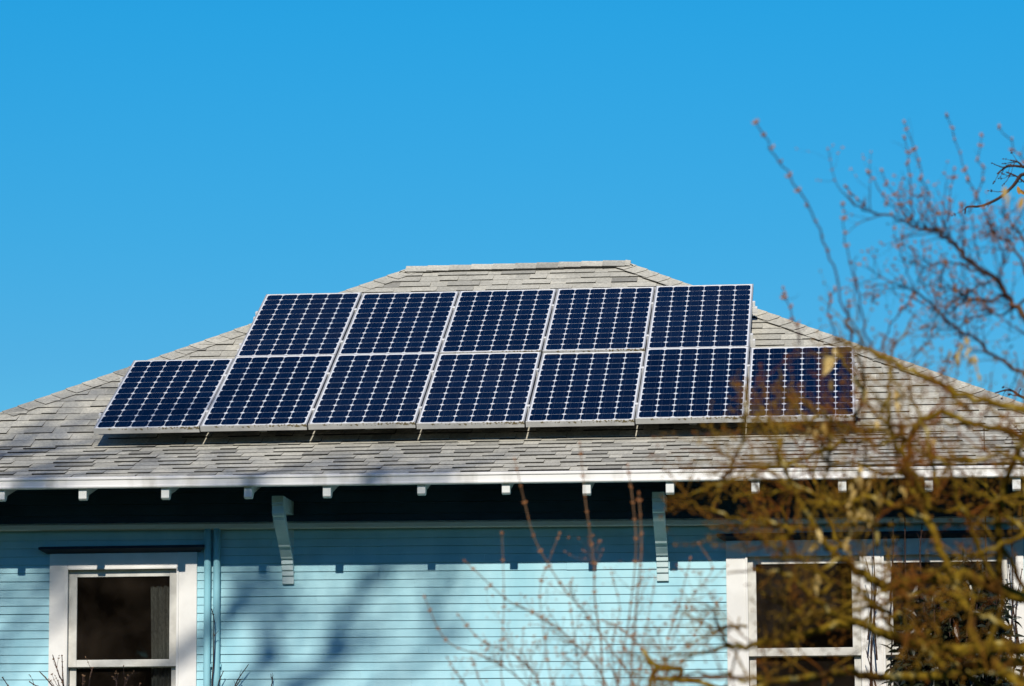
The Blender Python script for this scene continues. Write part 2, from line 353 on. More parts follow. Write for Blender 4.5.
def caps(name, A, B, n1, n2, expo=.16, half=.135, start_up=True):
    "overlapping bent cap shingles running from A up to B; n1, n2 are the normals of the faces on each side"
    mb = MB(); d = (B-A); L = d.length; d = d.normalized()
    s1 = n1.cross(d).normalized(); s2 = n2.cross(d).normalized()
    if s1.z > 0: s1 = -s1
    if s2.z > 0: s2 = -s2
    top = (n1+n2).normalized()
    k = 0; s = 0.0
    while s < L-.02:
        ln = expo+.05; wv = half+random.uniform(-.006, .006); l0, l1 = .011+random.uniform(-.001, .002), .005
        e0 = min(s+ln, L+.02); j = random.uniform(-.006, .006)
        vs = []
        for (q, lift) in ((s+j, l0), (e0, l1)):
            c = A+d*q
            for sd, nn, f in ((s1, n1, 1), (s1, n1, .12), (None, top, 0), (s2, n2, .12), (s2, n2, 1)):
                if sd is None: vs.append(c+top*(lift+.012))
                else: vs.append(c+sd*(wv*f)+nn*(lift+.004))
        b = len(vs)
        vs += [v-top*.007 for v in vs[:5]]
        fs = [(i, i+1, i+6, i+5) for i in range(4)]
        mb.add(vs, fs, 0)
        bb = len(mb.v)-len(vs)
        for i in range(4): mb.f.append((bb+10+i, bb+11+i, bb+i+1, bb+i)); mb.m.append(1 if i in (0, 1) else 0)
        # the turned-down edges of the cap, dark also to draw the shadow line beneath
        vs2 = [vs[0], vs[5], vs[5]-n1*.014, vs[0]-n1*.018, vs[4], vs[9], vs[9]-n2*.014, vs[4]-n2*.018]
        b3 = len(mb.v); mb.v += [tuple(v) for v in vs2]
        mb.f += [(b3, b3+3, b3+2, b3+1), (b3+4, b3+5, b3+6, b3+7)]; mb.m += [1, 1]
        s += expo+random.uniform(-.004, .004); k += 1
    o = mb.build(name, [M_shingle, M_butt]); HS(o, roof); return o
def fn(A, B, C_):
    n = (B-A).cross(C_-A).normalized(); return n if n.z > 0 else -n
nF, nR, nL, nB = fn(KEL, KER, RR), fn(KER, KBR, RR), fn(KEL, KBL, RL), fn(KBL, KBR, RR)
gF, gR, gL, gB = fn(EL, ER, KER), fn(ER, BR, KER), fn(EL, BL, KEL), fn(BL, BR, KBL)
for e_, k_, r_, m1, m2, q1, q2 in ((EL, KEL, RL, nF, nL, gF, gL), (ER, KER, RR, nF, nR, gF, gR), (BL, KBL, RL, nB, nL, gB, gL), (BR, KBR, RR, nB, nR, gB, gR)):
    caps('hip_cap', e_, k_, q1, q2); caps('hip_cap', k_, r_, m1, m2)
caps('ridge_cap', RL-Vector((.03,0,-.012)), RR+Vector((.03,0,.012)), nF, nB, .19, .12)
# boards of the open eave under the shingles
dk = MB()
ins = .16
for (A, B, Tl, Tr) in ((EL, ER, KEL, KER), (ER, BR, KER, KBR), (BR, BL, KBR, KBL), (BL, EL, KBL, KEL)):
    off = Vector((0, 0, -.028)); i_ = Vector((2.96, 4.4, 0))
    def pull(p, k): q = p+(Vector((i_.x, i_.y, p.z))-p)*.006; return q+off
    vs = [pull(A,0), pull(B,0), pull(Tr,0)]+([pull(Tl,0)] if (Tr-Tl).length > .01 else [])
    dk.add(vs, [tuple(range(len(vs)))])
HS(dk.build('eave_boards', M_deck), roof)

# gutter: K-style profile along all four eaves, front run with its slight fall
GF = -.03
prof = [(.055,-.012),(.055,-.074),(.0,-.082),(GF+.004,-.080),(GF-.002,-.074),(GF-.002,-.064),(GF+.006,-.060),(GF+.006,-.022),(GF-.004,-.016),(GF-.004,-.002),(GF+.004,.004),(GF+.012,.0),(GF+.012,-.012)]
IX0, IX1, IYB = (EXL-.1373)/KF, (EXR-.1373)/KF, (YB-FLY-FLY)/KF      # eave rectangle in facade measure
gu = MB(); gu.prism(prof, IX0-.03, IX1+.03, 0, .014, -.020)
def run(mb, ox, oy, ang, ln):
    n = len(prof); vs = []
    ca, sa = math.cos(ang), math.sin(ang)
    for xx in (0, ln):
        for y, z in prof: vs.append((ox+xx*ca-y*sa, oy+xx*sa+y*ca, z))
    mb.add(vs, [tuple(range(n)), tuple(range(2*n-1, n-1, -1))]+[(i, i+n, (i+1)%n+n, (i+1)%n) for i in range(n)])
run(gu, IX1, .06, math.pi/2, IYB-.06); run(gu, IX0, IYB, -math.pi/2, IYB-.06); run(gu, IX1, IYB, math.pi, IX1-IX0)
gut = F(gu.build('gutter', M_gutter))

# rafter tails poking out below the gutter
def tail_mb():
    mb = MB(); t = .30
    z = lambda y: y*t-.05
    pr = [(.0,-.055),(.0,-.147),(.012,-.158),(.04,-.160),(.062,-.150),(.078,-.128),(.095,-.112),(.125,-.106),(WY+.02, z(WY)-.12),(WY+.02, z(WY)),(.03, z(.03)+.015)]
    mb.prism(pr, -.030, .030); return mb
tp = tail_mb().build('rafter_tail', M_tail)
bevel(tp, .004); F(tp)
tails = [.035, .652, 1.268, 1.851, 2.547, 3.166, 3.754, 4.358, 4.975, 5.598, 6.217, 6.84, 7.45, 8.05, -.58, -1.19, -1.8]
for i, x in enumerate(tails):
    o = tp
    if i: o = tp.copy(); COL.objects.link(o); o.parent = house; o.matrix_parent_inverse = tp.matrix_parent_inverse.copy()
    o.location = ((x-.010)*KF, 0, -.0045*x+(.012 if i in (4, 5) else 0))

# walls: clapboards lap over one another; courses stop at the window casings
WX0, WX1 = -2.05, 7.88
openings = [(-.33, .67, -2.1, -.53), (4.79, 6.83, -2.1, -.54)]     # x0,x1,z0,z1
sd = MB(); CO = .0617
z = -.335; k = 0
while z > GZ+.75:
    zb = z-CO; segs = [(WX0, WX1)]
    for (x0, x1, z0, z1) in openings:
        if zb < z1 and z > z0:
            ns = []
            for (p, q) in segs:
                if x0 > p and x0 < q: ns.append((p, x0))
                if x1 < q and x1 > p: ns.append((x1, q))
                if x1 <= p or x0 >= q: ns.append((p, q))
            segs = ns
    for (p, q) in segs:
        cuts = [p]; xx = p+random.uniform(.6, 2.6)
        while xx < q-.6: cuts.append(xx); xx += random.uniform(1.4, 2.8)
        cuts.append(q)
        for c0, c1 in zip(cuts, cuts[1:]):
            j = random.uniform(-.0012, .0012); c1 -= .0008
            sh = -.006
            yb = WY-.004
            pr = [(yb-.0115+j, zb), (yb-.0035+j, z), (yb+.004, z), (yb+.004, zb)]
            nb = max(1, int((c1-c0)/.35)); bw = [random.gauss(0, .0011) for _ in range(nb+1)]; tk = random.uniform(-.0012, .0016)
            for q_ in range(nb):
                u0, u1 = c0+(c1-c0)*q_/nb, c0+(c1-c0)*(q_+1)/nb
                n_ = 4; v_ = []
                for uu, bb_ in ((u0, bw[q_]), (u1, bw[q_+1])):
                    for (yy, zz) in pr:
                        low_ = abs(zz-zb) < 1e-6
                        v_.append((uu, yy-(tk if low_ and yy < yb else 0), zz+sh*uu+(bb_ if low_ else 0)))
                sd.add(v_, [(0, 4, 7, 3), (0, 1, 5, 4), (1, 2, 6, 5), (3, 7, 6, 2)]+([(0, 3, 2, 1)] if q_ == 0 else [])+([(4, 5, 6, 7)] if q_ == nb-1 else []))
    z = zb; k += 1
zlow = z
F(sd.build('clapboard_siding', M_siding))
# structural wall behind the boards, and the other three walls with the same lap
ww = MB()
def wallx(x0, x1, z0, z1):
    p, q = FM @ Vector((x0, WY, z0)), FM @ Vector((x1, WY, z1)); ww.box(p.x, q.x, p.y+.002, p.y+.14, p.z, q.z)
ZB, ZT = (GZ+.5-FLZ)/KF, .10
xs = [WX0+.005]+[q for o in openings for q in (o[0], o[1])]+[WX1-.005]
for i in range(0, len(xs), 2): wallx(xs[i], xs[i+1], ZB, ZT)
for (x0, x1, z0, z1) in openings:
    wallx(x0, x1, z1, ZT); wallx(x0, x1, ZB, z0)
TX0, TX1, TY0, YW1 = (FM @ Vector((WX0, 0, 0))).x, (FM @ Vector((WX1, 0, 0))).x, (FM @ Vector((0, WY, 0))).y, YB-FLY-.73
zt_ = (FM @ Vector((0, 0, ZT))).z
ww.box(TX0+.005, TX0+.14, TY0+.142, YW1, GZ+.5, zt_); ww.box(TX1-.14, TX1-.005, TY0+.142, YW1, GZ+.5, zt_); ww.box(TX0+.142, TX1-.142, YW1-.14, YW1, GZ+.5, zt_)
for x0, s in ((TX0, 1), (TX1, -1)):
    z = -.35
    while z > GZ+.75:
        ww.box(min(x0, x0-s*.012), max(x0, x0-s*.012), TY0, YW1, z-CO, z-.006); z -= CO
H(ww.build('wall', M_siding))
fo = MB(); fo.box(TX0+.03, TX1-.03, TY0+.03, YW1-.03, GZ-.3, GZ+.5); H(fo.build('foundation', M_found))
fr = MB()
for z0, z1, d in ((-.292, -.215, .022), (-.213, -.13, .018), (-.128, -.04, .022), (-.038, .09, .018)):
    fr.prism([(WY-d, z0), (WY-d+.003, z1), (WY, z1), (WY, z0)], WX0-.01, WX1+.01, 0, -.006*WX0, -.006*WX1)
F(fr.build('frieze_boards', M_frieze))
bd = MB(); bd.prism([(WY-.075, -.318), (WY-.070, -.286), (WY-.028, -.270), (WY-.0, -.270), (WY-.0, -.325), (WY-.06, -.325)], WX0-.015, WX1+.015, 0, -.006*WX0, -.006*WX1)
F(bd.build('band_moulding', M_band))
for x0, x1 in ((WX0-.02, WX0+.09), (WX1-.09, WX1+.02)):
    cb = MB(); cb.box(x0, x1, WY-.03, WY, ZB, -.33); F(cb.build('corner_board', M_white))

# carved eave brackets
def bracket_mb():
    mb = MB(); hw = .044
    top = [(.245,-.130),(.245,-.168),(.251,-.172),(.248,-.196),(.257,-.202),(.257,-.258),(.268,-.276)]
    cur = [(.290,-.280),(.305,-.305),(.345,-.338),(.40,-.376),(.455,-.412),(.505,-.446),(.535,-.470),(.545,-.484),(.565,-.488),(.585,-.512),(.615,-.536),(.638,-.554),(.648,-.566),(.666,-.570),(.668,-.605),(.682,-.611),(.684,-.650),(.697,-.655),(.699,-.690),(.713,-.694),(.716,-.752)]
    back = [(.735,-.752),(.735,-.62),(.70,-.565),(.62,-.50),(.54,-.43),(.46,-.365),(.39,-.30),(.36,-.26),(.36,-.130)]
    mb.prism(top+cur+back, -hw, hw)
    mb.box(-hw+.004, hw-.004, .36, WY-.026, -.235, -.131)                  # horizontal arm
    mb.box(-hw+.004, hw-.004, .735, WY-.004, -.75, -.31)                  # leg on the wall
    return mb
bp0 = bracket_mb().build('eave_bracket', M_bracket); F(bp0); bevel(bp0, .003)
for i, (x, dz) in enumerate(((1.436, .004), (4.248, -.008), (7.0, -.02), (-1.2, .02))):
    o = bp0
    if i: o = bp0.copy(); COL.objects.link(o); o.parent = house; o.matrix_parent_inverse = bp0.matrix_parent_inverse.copy()
    o.location = (x*KF, 0, dz)

# twin conduits beside the left window
for x in (.826, .897):
    mb = MB(); yy = WY-.05
    zs = [ZB-.2, -1.9, -.9, -.5, -.326]
    mb.tube([(x, yy, q) for q in zs], [.0265]*len(zs), 16)
    o = mb.build('conduit_pipe', M_pipe, smooth=True); F(o)
    for q in (-1.35, -2.6):
        c = MB(); c.box(x-.034, x+.034, yy+.004, WY-.02, q-.012, q+.012); FS(c.build('pipe_strap', M_pipe), o)

# windows
def ring(mb, x0, x1, z0, z1, wl, wr, wb, wt, y0, y1):
    "rectangular frame: stiles run full height, rails butt between them"
    mb.box(x0, x0+wl, y0, y1, z0, z1); mb.box(x1-wr, x1, y0, y1, z0, z1)
    mb.box(x0+wl, x1-wr, y0+.001, y1-.001, z1-wt, z1); mb.box(x0+wl, x1-wr, y0+.001, y1-.001, z0, z0+wb)
def window(x0, x1, ztop, bays, gtop, zmeet0, zmeet1, cap, capdz, glass, curtain, lab):
    wn = MB(); zb = -2.0; y0 = WY-.034; y1 = WY-.001
    i0, i1 = bays[0][0], bays[-1][1]
    wn.box(x0, i0, y0, y1, zb-.05, ztop); wn.box(i1, x1, y0, y1, zb-.05, ztop)
    hz = gtop+.055                                         # underside of head casing
    wn.box(i0, i1, y0+.001, y1, hz, ztop-.0005)
    for (p, q), (r, s) in zip(bays, bays[1:]): wn.box(q, r, y0+.001, y1, zb-.05, hz); wn.box(q+.02, r-.02, y0-.012, y0+.001, zb-.05, hz-.002)
    # stop beads round every bay
    for (p, q) in bays:
        for a_, b_ in ((p-.014, p+.004), (q-.004, q+.014)): wn.box(a_, b_, y0-.010, y0+.0005, zb, hz+.012)
        wn.box(p+.004, q-.004, y0-.0095, y0+.0005, hz-.004, hz+.012)
        wn.box(p-.02, p, y1, WY+.16, zb, hz+.01); wn.box(q, q+.02, y1, WY+.16, zb, hz+.01)       # jambs
        wn.box(p, q, y1, WY+.16, hz, hz+.01)
    wn.box(x0-.05, x1+.05, y0-.05, y1, zb-.1, zb-.05)
    win = F(bevel(wn.build('window', M_white), .003)); win['label'] = lab
    # dark drip cap over the head
    cp = MB(); c0, c1 = cap; zt = ztop
    v = [(c0+.05,WY-.036,zt),(c1-.05,WY-.036,zt),(c1,WY-.095,zt+.030),(c0,WY-.095,zt+.030),(c0,WY-.095,zt+.046),(c1,WY-.095,zt+.046),(c1,WY-.0005,zt+.058),(c0,WY-.0005,zt+.058),(c0+.05,WY-.0005,zt),(c1-.05,WY-.0005,zt)]
    cp.add(v, [(0,1,2,3),(3,2,5,4),(4,5,6,7),(8,9,1,0),(0,3,4,7,8),(1,9,6,5,2),(8,7,6,9)])
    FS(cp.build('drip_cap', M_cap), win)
    for bi, (p, q) in enumerate(bays):
        us = MB(); ring(us, p+.003, q-.003, zmeet1, hz-.003, .062, .062, zmeet0-zmeet1, hz-gtop, WY+.002, WY+.034)
        FS(bevel(us.build('upper_sash', M_sash), .003), win)
        ls = MB(); ring(ls, p+.006, q-.006, zb, zmeet1+.03, .05, .05, .08, .036, WY+.042, WY+.072)
        FS(bevel(ls.build('lower_sash', M_sash), .003), win)
        pn = MB(); pn.box(p+.06, q-.06, WY+.016, WY+.019, zmeet0-.005, gtop+.005)
        FS(pn.build('pane', glass), win)
        pn = MB(); pn.box(p+.05, q-.05, WY+.056, WY+.059, zb+.07, zmeet1+.002)
        FS(pn.build('pane', M_glass), win)
        # dim room behind
        rm = MB(); a0, a1, yb_, zt_, zf = p-.9, q+.9, WY+3.2, hz+.35, zb-.8
        rm.add([(a0,WY+.17,zf),(a1,WY+.17,zf),(a1,yb_,zf),(a0,yb_,zf),(a0,WY+.17,zt_),(a1,WY+.17,zt_),(a1,yb_,zt_),(a0,yb_,zt_)], [(0,1,2,3),(4,7,6,5),(2,3,7,6),(0,3,7,4),(1,2,6,5)])
        if bi == 0:
            if len(bays) > 1:
                b1 = bays[-1][1]+.9; rm.v = [(b1 if abs(vv[0]-a1) < 1e-6 else vv[0], vv[1], vv[2]) for vv in rm.v]
            FS(rm.build('room_lining', M_room), win)
        if curtain:
            for (ca, cb_, zt, zlo) in curtain:
                cu = MB(); n = 40; vs = []
                for i in range(n+1):
                    x = ca+(cb_-ca)*i/n
                    y = WY+.10+.016*math.sin(i*1.25)+.008*math.sin(i*.53+1)
                    dz = .008*math.sin(i*.7)
                    vs += [(x+.02*(1-i/n), y+.01, zlo), (x, y, zt+dz)]
                cu.add(vs, [(2*i, 2*i+2, 2*i+3, 2*i+1) for i in range(n)])
                FS(cu.build('curtain', M_curtain, smooth=True), win)
    return win
window(-.388, .742, -.497, [(-.248, .592)], -.672, -1.298, -1.352, (-.462, .81), 0, M_glass, [(.36, .60, -.745, -2.0)], 'white framed single sash window with a lace curtain')
window(4.718, 6.90, -.468, [(4.873, 5.706), (5.876, 6.785)], -.640, -1.262, -1.322, (4.655, 6.97), 0, M_screen, None, 'white framed double window behind the branches')

# ------------------------------------------------------------------ solar panels
DN, S0 = .1847, .581
ex, es, nn = Vector((1, 0, 0)), Vector((0, math.cos(AL), math.sin(AL))), Vector((0, -math.sin(AL), math.cos(AL)))
ROT = Matrix((ex, es, nn)).transposed().to_4x4()
def onroof(u, v, h): return ex*u+es*(v+S0)+nn*h
PWW = PW-PG
def panel_frame_mb():
    mb = MB(); lip = .011; dp = .046
    for (x0, x1, y0, y1) in ((0, lip, 0, PH), (PWW-lip, PWW, 0, PH), (lip, PWW-lip, 0, lip), (lip, PWW-lip, PH-lip, PH)):
        o = .0004 if x0 == lip else 0
        mb.box(x0, x1, y0+o, y1-o, -dp+o, -o)
    # inward flanges at the bottom
    mb.box(lip, .032, lip, PH-lip, -dp+.001, -dp+.003); mb.box(PWW-.032, PWW-lip, lip, PH-lip, -dp+.001, -dp+.003)
    return mb
proto = None
low = ['leftmost solar panel of the lower row, the far end with no panel above it', 'second panel from the left in the lower row of the solar array', 'third panel from the left in the lower row of the solar array',
       'middle panel of the seven solar panels in the lower row', 'third panel from the right in the lower row of the solar array', 'second panel from the right in the lower row, directly left of the last one',
       'rightmost solar panel of the lower row, partly covered by twigs and dry leaves']
upn = ['leftmost solar panel of the upper row, nearest the left roof hip', 'second panel from the left in the upper row of the solar array', 'middle panel of the five solar panels in the upper row',
       'second panel from the right in the upper row, under the end of the ridge', 'rightmost solar panel of the upper row, its top corner against the sky']
adj = {(0, 0): -.008, (0, 6): -.004, (1, 1): .0, (0, 4): -.012, (0, 3): -.01}
for row, cols, labs in ((0, range(7), low), (1, range(1, 6), upn)):
    for ci, lab in zip(cols, labs):
        if proto is None:
            p = empty('solar_panel'); proto = p
            f_ = panel_frame_mb().build('panel_frame', M_frame, p); bevel(f_, .0012, 1)
            cs = MB(); cs.box(.0105, PWW-.0105, .0105, PH-.0105, -.007, -.0022); cs.build('cell_sheet', M_cell, p)
            jb = MB(); jb.box(PWW/2-.06, PWW/2+.06, PH-.25, PH-.13, -.03, -.0075); jb.build('junction_box', M_back, p)
        else:
            p = proto.copy(); COL.objects.link(p)
            for ch in proto.children:
                c = ch.copy(); COL.objects.link(c); c.parent = p
        tag(p, lab, 'solar panel', 'solar panels on the roof')
        dv = adj.get((row, ci), 0)
        p.matrix_world = Matrix.Translation(onroof(ci*PW+random.uniform(-.001, .001), row*(PH+.010)+random.uniform(-.003, .003)+dv*.0, DN+random.uniform(-.002, .002)+dv)) @ ROT @ Matrix.Rotation(random.uniform(-.0012, .0012), 4, 'Z') @ Matrix.Rotation(random.uniform(-.004, .004), 4, 'X')

# mounting rails under the panels with feet on the roof and clamps in the gaps
rlabs = ['lowest aluminium rail carrying the lower row of panels', 'upper aluminium rail behind the lower row of panels', 'lower aluminium rail behind the upper row of panels', 'highest aluminium rail carrying the upper row of panels']
ri = 0
for row, c0, c1 in ((0, 0, 7), (1, 1, 6)):
    for v in (.31, 1.13):
        r = empty('mounting_rail'); tag(r, rlabs[ri], 'rail', 'rails under the solar panels'); ri += 1
        r.matrix_world = Matrix.Translation(onroof(c0*PW, row*(PH+.01)+v, 0)) @ ROT
        L = (c1-c0)*PW-PG
        mb = MB(); mb.box(-.04, L+.038, -.020, .020, DN-.046-.055, DN-.0475)
        for q in (-.021, .0205): mb.box(-.04, L+.038, q, q+.0005, DN-.046-.04, DN-.046-.02)
        mb.build('rail_bar', M_rail, r)
        for i in range(c1-c0+1):
            x = i*PW-PG/2
            xa, xb = (x-.0035, x+.0035) if 0 < i < c1-c0 else ((-.020, -.0015) if i == 0 else (L+.0015, L+.022))
            cl = MB(); cl.box(xa, xb, -.018, .018, DN-.0470, DN-.0005)
            if 0 < i < c1-c0: cl.box(x-.012, x+.012, -.018, .018, DN+.0025, DN+.0055); cl.tube([onroof(0,0,0)*0+Vector((x, 0, DN+.005)), Vector((x, 0, DN+.011))], [.006, .006], 6)
            cl.build('clamp', M_rail, r)
        for i in range(c1-c0):
            x = (i+.5)*PW
            ft = MB(); ft.box(x-.03, x+.03, .0205, .0265, .004, DN-.06); ft.box(x-.03, x+.03, .0265, .09, .010, .016)
            ft.build('roof_foot', M_rail, r)

# ------------------------------------------------------------------ vegetation
def smooth_path(pts, n):
    "Catmull-Rom through the points, n samples per span"
    P = [pts[0]*2-pts[1]]+list(pts)+[pts[-1]*2-pts[-2]]; out = []
    for i in range(1, len(P)-2):
        for k in range(n):
            t = k/n; a_, b_, c_, d_ = P[i-1], P[i], P[i+1], P[i+2]
            out.append(.5*((2*b_)+(c_-a_)*t+(2*a_-5*b_+4*c_-d_)*t*t+(3*b_-a_-3*c_+d_)*t**3))
    out.append(P[-2]); return out
class Plant:
    def __init__(s, seed): s.r = random.Random(seed); s.limb = MB(); s.twig = MB(); s.bud = s.twig; s.leaf = MB()
    def grow(s, path, r0, r1, mb, n=6):
        L = len(path); rad = [r0+(r1-r0)*(i/(L-1))**.9 for i in range(L)]
        rad = [q*s.r.uniform(.9, 1.12) for q in rad]
        mb.tube(path, rad, n)
        return rad
    def wander(s, p, d, ln, steps, bend, upb):
        pts = [p.copy()]; d = d.normalized(); st = ln/steps
        for i in range(steps):
            d = (d+Vector((s.r.gauss(0, bend), s.r.gauss(0, bend), s.r.gauss(0, bend)+upb))).normalized()
            p = p+d*st; pts.append(p.copy())
        return pts
    def buds(s, path, gap, size, start=0.0):
        acc = 0; side = 0
        for i in range(len(path)-1):
            a_, b_ = path[i], path[i+1]; l = (b_-a_).length
            if i < start*len(path): continue
            acc += l
            if acc > gap:
                acc = 0; t = (b_-a_).normalized(); sd = t.orthogonal().normalized(); sd.rotate(Matrix.Rotation(s.r.uniform(0, 6.28), 3, t))
                z = size*s.r.uniform(.7, 1.3)
                s.bud.bud(b_, t*.8+sd*.7, z*.5, z*1.5, 1); s.bud.bud(b_, t*.8-sd*.7, z*.5, z*1.5, 1)
        s.bud.bud(path[-1], path[-1]-path[-2], size*.55, size*1.7, 1)
    def sprout(s, path, rad, num, ln, r, level, upb=.05, spread=.9, budsize=0, tmin=.1, tmax=1.0, mb=None, gap=.03):
        for _ in range(num):
            i = int(s.r.uniform(tmin, tmax)*(len(path)-1)); i = min(max(i, 0), len(path)-2)
            p = path[i]; t = (path[i+1]-path[i]).normalized()
            sd = t.orthogonal().normalized(); sd.rotate(Matrix.Rotation(s.r.uniform(0, 6.283), 3, t))
            d = (t*s.r.uniform(.2, .9)+sd*s.r.uniform(.5, 1)*spread+Vector((0, 0, upb*3))).normalized()
            l = ln*s.r.uniform(.4, 1.25); st = 6
            q = s.wander(p, d, l, st, .16, upb)
            rr = min(r, rad[i]*.7)*s.r.uniform(.7, 1.1)
            rd = s.grow(q, rr, rr*.4, mb or s.twig, 5 if level else 4)
            if level > 0: s.sprout(q, rd, s.r.randint(2, 4), l*.55, rr*.6, level-1, upb, spread, budsize, .15, 1.0, mb, gap)
            if budsize: s.buds(q, gap, budsize, .2)
    def leafs(s, p, num, size, spread=.03):
        for _ in range(num):
            d = Vector((s.r.gauss(0, .35), s.r.gauss(0, .35), -1)); q = p+Vector((s.r.gauss(0, spread), s.r.gauss(0, spread), s.r.gauss(0, spread)))
            s.leaf.leaf(q, d, Vector((s.r.gauss(0, 1), -1, s.r.gauss(0, .4))), size*s.r.uniform(.7, 1.3), size*s.r.uniform(.35, .55), 0, s.r.uniform(.1, .5))

def px(path, d0, d1=None):
    d1 = d0 if d1 is None else d1; n = len(path)-1
    return [at(x, y, d0+(d1-d0)*i/n) for i, (x, y) in enumerate(path)]

# --- mossy old fruit tree standing in the foreground, limbs reaching in from the right
T = Plant(11); D0 = 8.2; T_LOW = T.twig
PXM = D0/FPX                                   # metres per pixel at that distance
def limb(path, r0, r1, d0=D0, d1=None, kids=8, ln=60, lvl=1, bud=2.0, upb=.04, mb=None, n=7, spread=.9):
    pts = smooth_path(px(path, d0, d1), 4)
    pts = [p+Vector((T.r.gauss(0, .0035), T.r.gauss(0, .006), T.r.gauss(0, .0035))) for p in pts]
    f_ = .62 if r0 > 12 else (.5 if T.twig is not T_LOW else .56)
    rad = T.grow(pts, r0*PXM*f_, r1*PXM*f_, mb or T.limb, n)
    if kids: T.sprout(pts, rad, max(2, int(kids*(1.0 if T.twig is T_LOW else 1.7))), ln*PXM*1.1, (1.05 if T.twig is T_LOW else .75)*PXM, lvl, upb, spread, bud*PXM, gap=9*PXM)
    return pts, rad
fork = (1150, 700)
limb([(1150,700),(1100,675),(1040,650),(998,648),(947,650),(899,640),(870,628),(844,624),(802,636),(752,644),(728,648),(705,652),(664,657)], 15, 1.6, 8.6, 7.9, 16, 70)
limb([(728,648),(725,640),(719,628),(713,610),(703,609)], 4.5, 1.4, 7.9, 7.9, 3, 40)
limb([(1150,700),(1060,668),(998,662),(940,675),(880,676),(843,671),(820,677),(790,681),(760,686),(720,700)], 12, 4, 8.8, 7.6, 12, 60)
limb([(1090,740),(985,655),(971,620),(958,593),(944,560),(928,521),(914,493),(904,473),(902,432),(890,425),(876,415),(863,397),(856,378)], 10, 2.0, 8.0, 8.4, 14, 60)
limb([(904,473),(911,440),(921,424),(939,413),(958,420),(981,425),(1009,432),(1060,442)], 6, 6, 8.3, 8.0, 12, 60)
limb([(1090,425),(1024,408),(985,401),(949,390),(932,380),(905,367),(879,355),(851,345),(835,340)], 7, 3.0, 7.8, 8.0, 12, 55)
limb([(1150,700),(1060,610),(1024,597),(1000,589),(972,578),(947,577),(917,580),(890,586),(873,580),(862,573),(841,558),(829,547),(817,531),(803,508),(794,489),(785,473),(778,454),(771,440),(757,415)], 14, 1.2, 8.4, 8.0, 20, 70)
limb([(928,521),(918,517),(902,508),(883,501),(867,497),(855,499),(844,503),(813,500),(794,494),(776,492),(750,493),(735,500)], 6, 2.0, 8.1, 8.2, 12, 55)
limb([(1000,588),(999,556),(999,510),(1002,493),(1013,463),(1024,440),(1032,400)], 8, 4, 8.4, 8.1, 8, 60)
limb([(870,628),(844,617),(829,610),(811,597),(796,580),(782,573),(760,571),(728,574)], 5.5, 1.5, 8.0, 7.9, 8, 45)
limb([(817,531),(790,528),(765,520),(738,521),(724,514),(700,505),(683,503)], 4.5, 1.2, 8.0, 8.1, 8, 50)
limb([(794,489),(770,480),(740,478),(713,486),(690,494),(669,498)], 4, 1.1, 8.0, 8.2, 7, 45)
limb([(841,558),(820,570),(800,560),(770,545),(747,531),(735,522)], 4, 1.2, 8.0, 7.8, 6, 45)
limb([(904,473),(880,470),(850,462),(820,470),(790,462),(760,466),(720,462),(690,462)], 4.5, 1.0, 8.2, 8.4, 14, 45)
limb([(902,432),(880,445),(850,440),(815,432),(790,440),(760,436)], 4, 1.0, 8.2, 8.3, 9, 45)
limb([(985,655),(1000,600),(975,540),(960,500),(950,470),(925,455)], 6, 2.5, 8.0, 7.8, 10, 60)
limb([(1024,597),(1010,560),(985,530),(955,500),(935,490),(905,480)], 5, 2, 8.5, 8.3, 9, 55)
limb([(1090,560),(1040,540),(1010,520),(980,505),(950,512),(925,505)], 6, 2, 8.3, 8.3, 10, 55)
limb([(899,640),(880,610),(860,600),(840,608),(800,620),(780,615)], 4, 1.2, 8.1, 8.0, 8, 50)
limb([(1060,442),(1030,460),(1000,455),(970,462),(940,458),(915,450)], 5, 1.5, 8.0, 8.2, 10, 55)
limb([(947,650),(930,620),(905,600),(890,570),(885,545)], 5, 2, 8.3, 8.5, 8, 50)
limb([(1010,660),(990,690),(960,668),(925,640),(915,615)], 5, 2, 8.6, 8.4, 6, 50)
limb([(856,378),(840,360),(815,352),(795,348)], 3, 1.0, 8.4, 8.4, 4, 40)
# crooked secondary branches that fill the tangle
for k in range(44):
    x = T.r.uniform(715, 1030) if k < 26 else T.r.uniform(870, 1045)
    y = T.r.uniform(395+max(0, 860-x)*.35, 690) if k < 26 else T.r.uniform(440, 690)
    an = T.r.choice((T.r.uniform(2.2, 3.5), T.r.uniform(1.2, 2.4), T.r.uniform(2.6, 4.0))); L_ = T.r.uniform(60, 150); q_ = [(x, y)]
    for j in range(5):
        an += T.r.gauss(0, .28); x += math.cos(an)*L_/5; y -= math.sin(an)*L_/5; q_.append((x, y))
    d_ = T.r.uniform(7.4, 9.4); limb(q_, T.r.uniform(2.6, 5.2), 1.2, d_, d_+T.r.uniform(-.3, .3), 7, 42)
# thin brown sprays across the roof
for (x, y) in ((700,470),(730,455),(690,440),(800,400),(840,410),(870,380),(900,440),(940,430),(980,460),(960,400),(745,470),(820,440),(880,460)):
    e_ = T.r.uniform(50, 90); an = T.r.uniform(2.3, 3.6)
    limb([(x+e_*.9, y+e_*.45),(x+e_*.4, y+e_*.15),(x, y),(x+40*math.cos(an), y-25*abs(math.sin(an)))], 1.9, .8, 8.3, 8.6, 5, 34, 1, 1.9, .02, T.twig, 5)
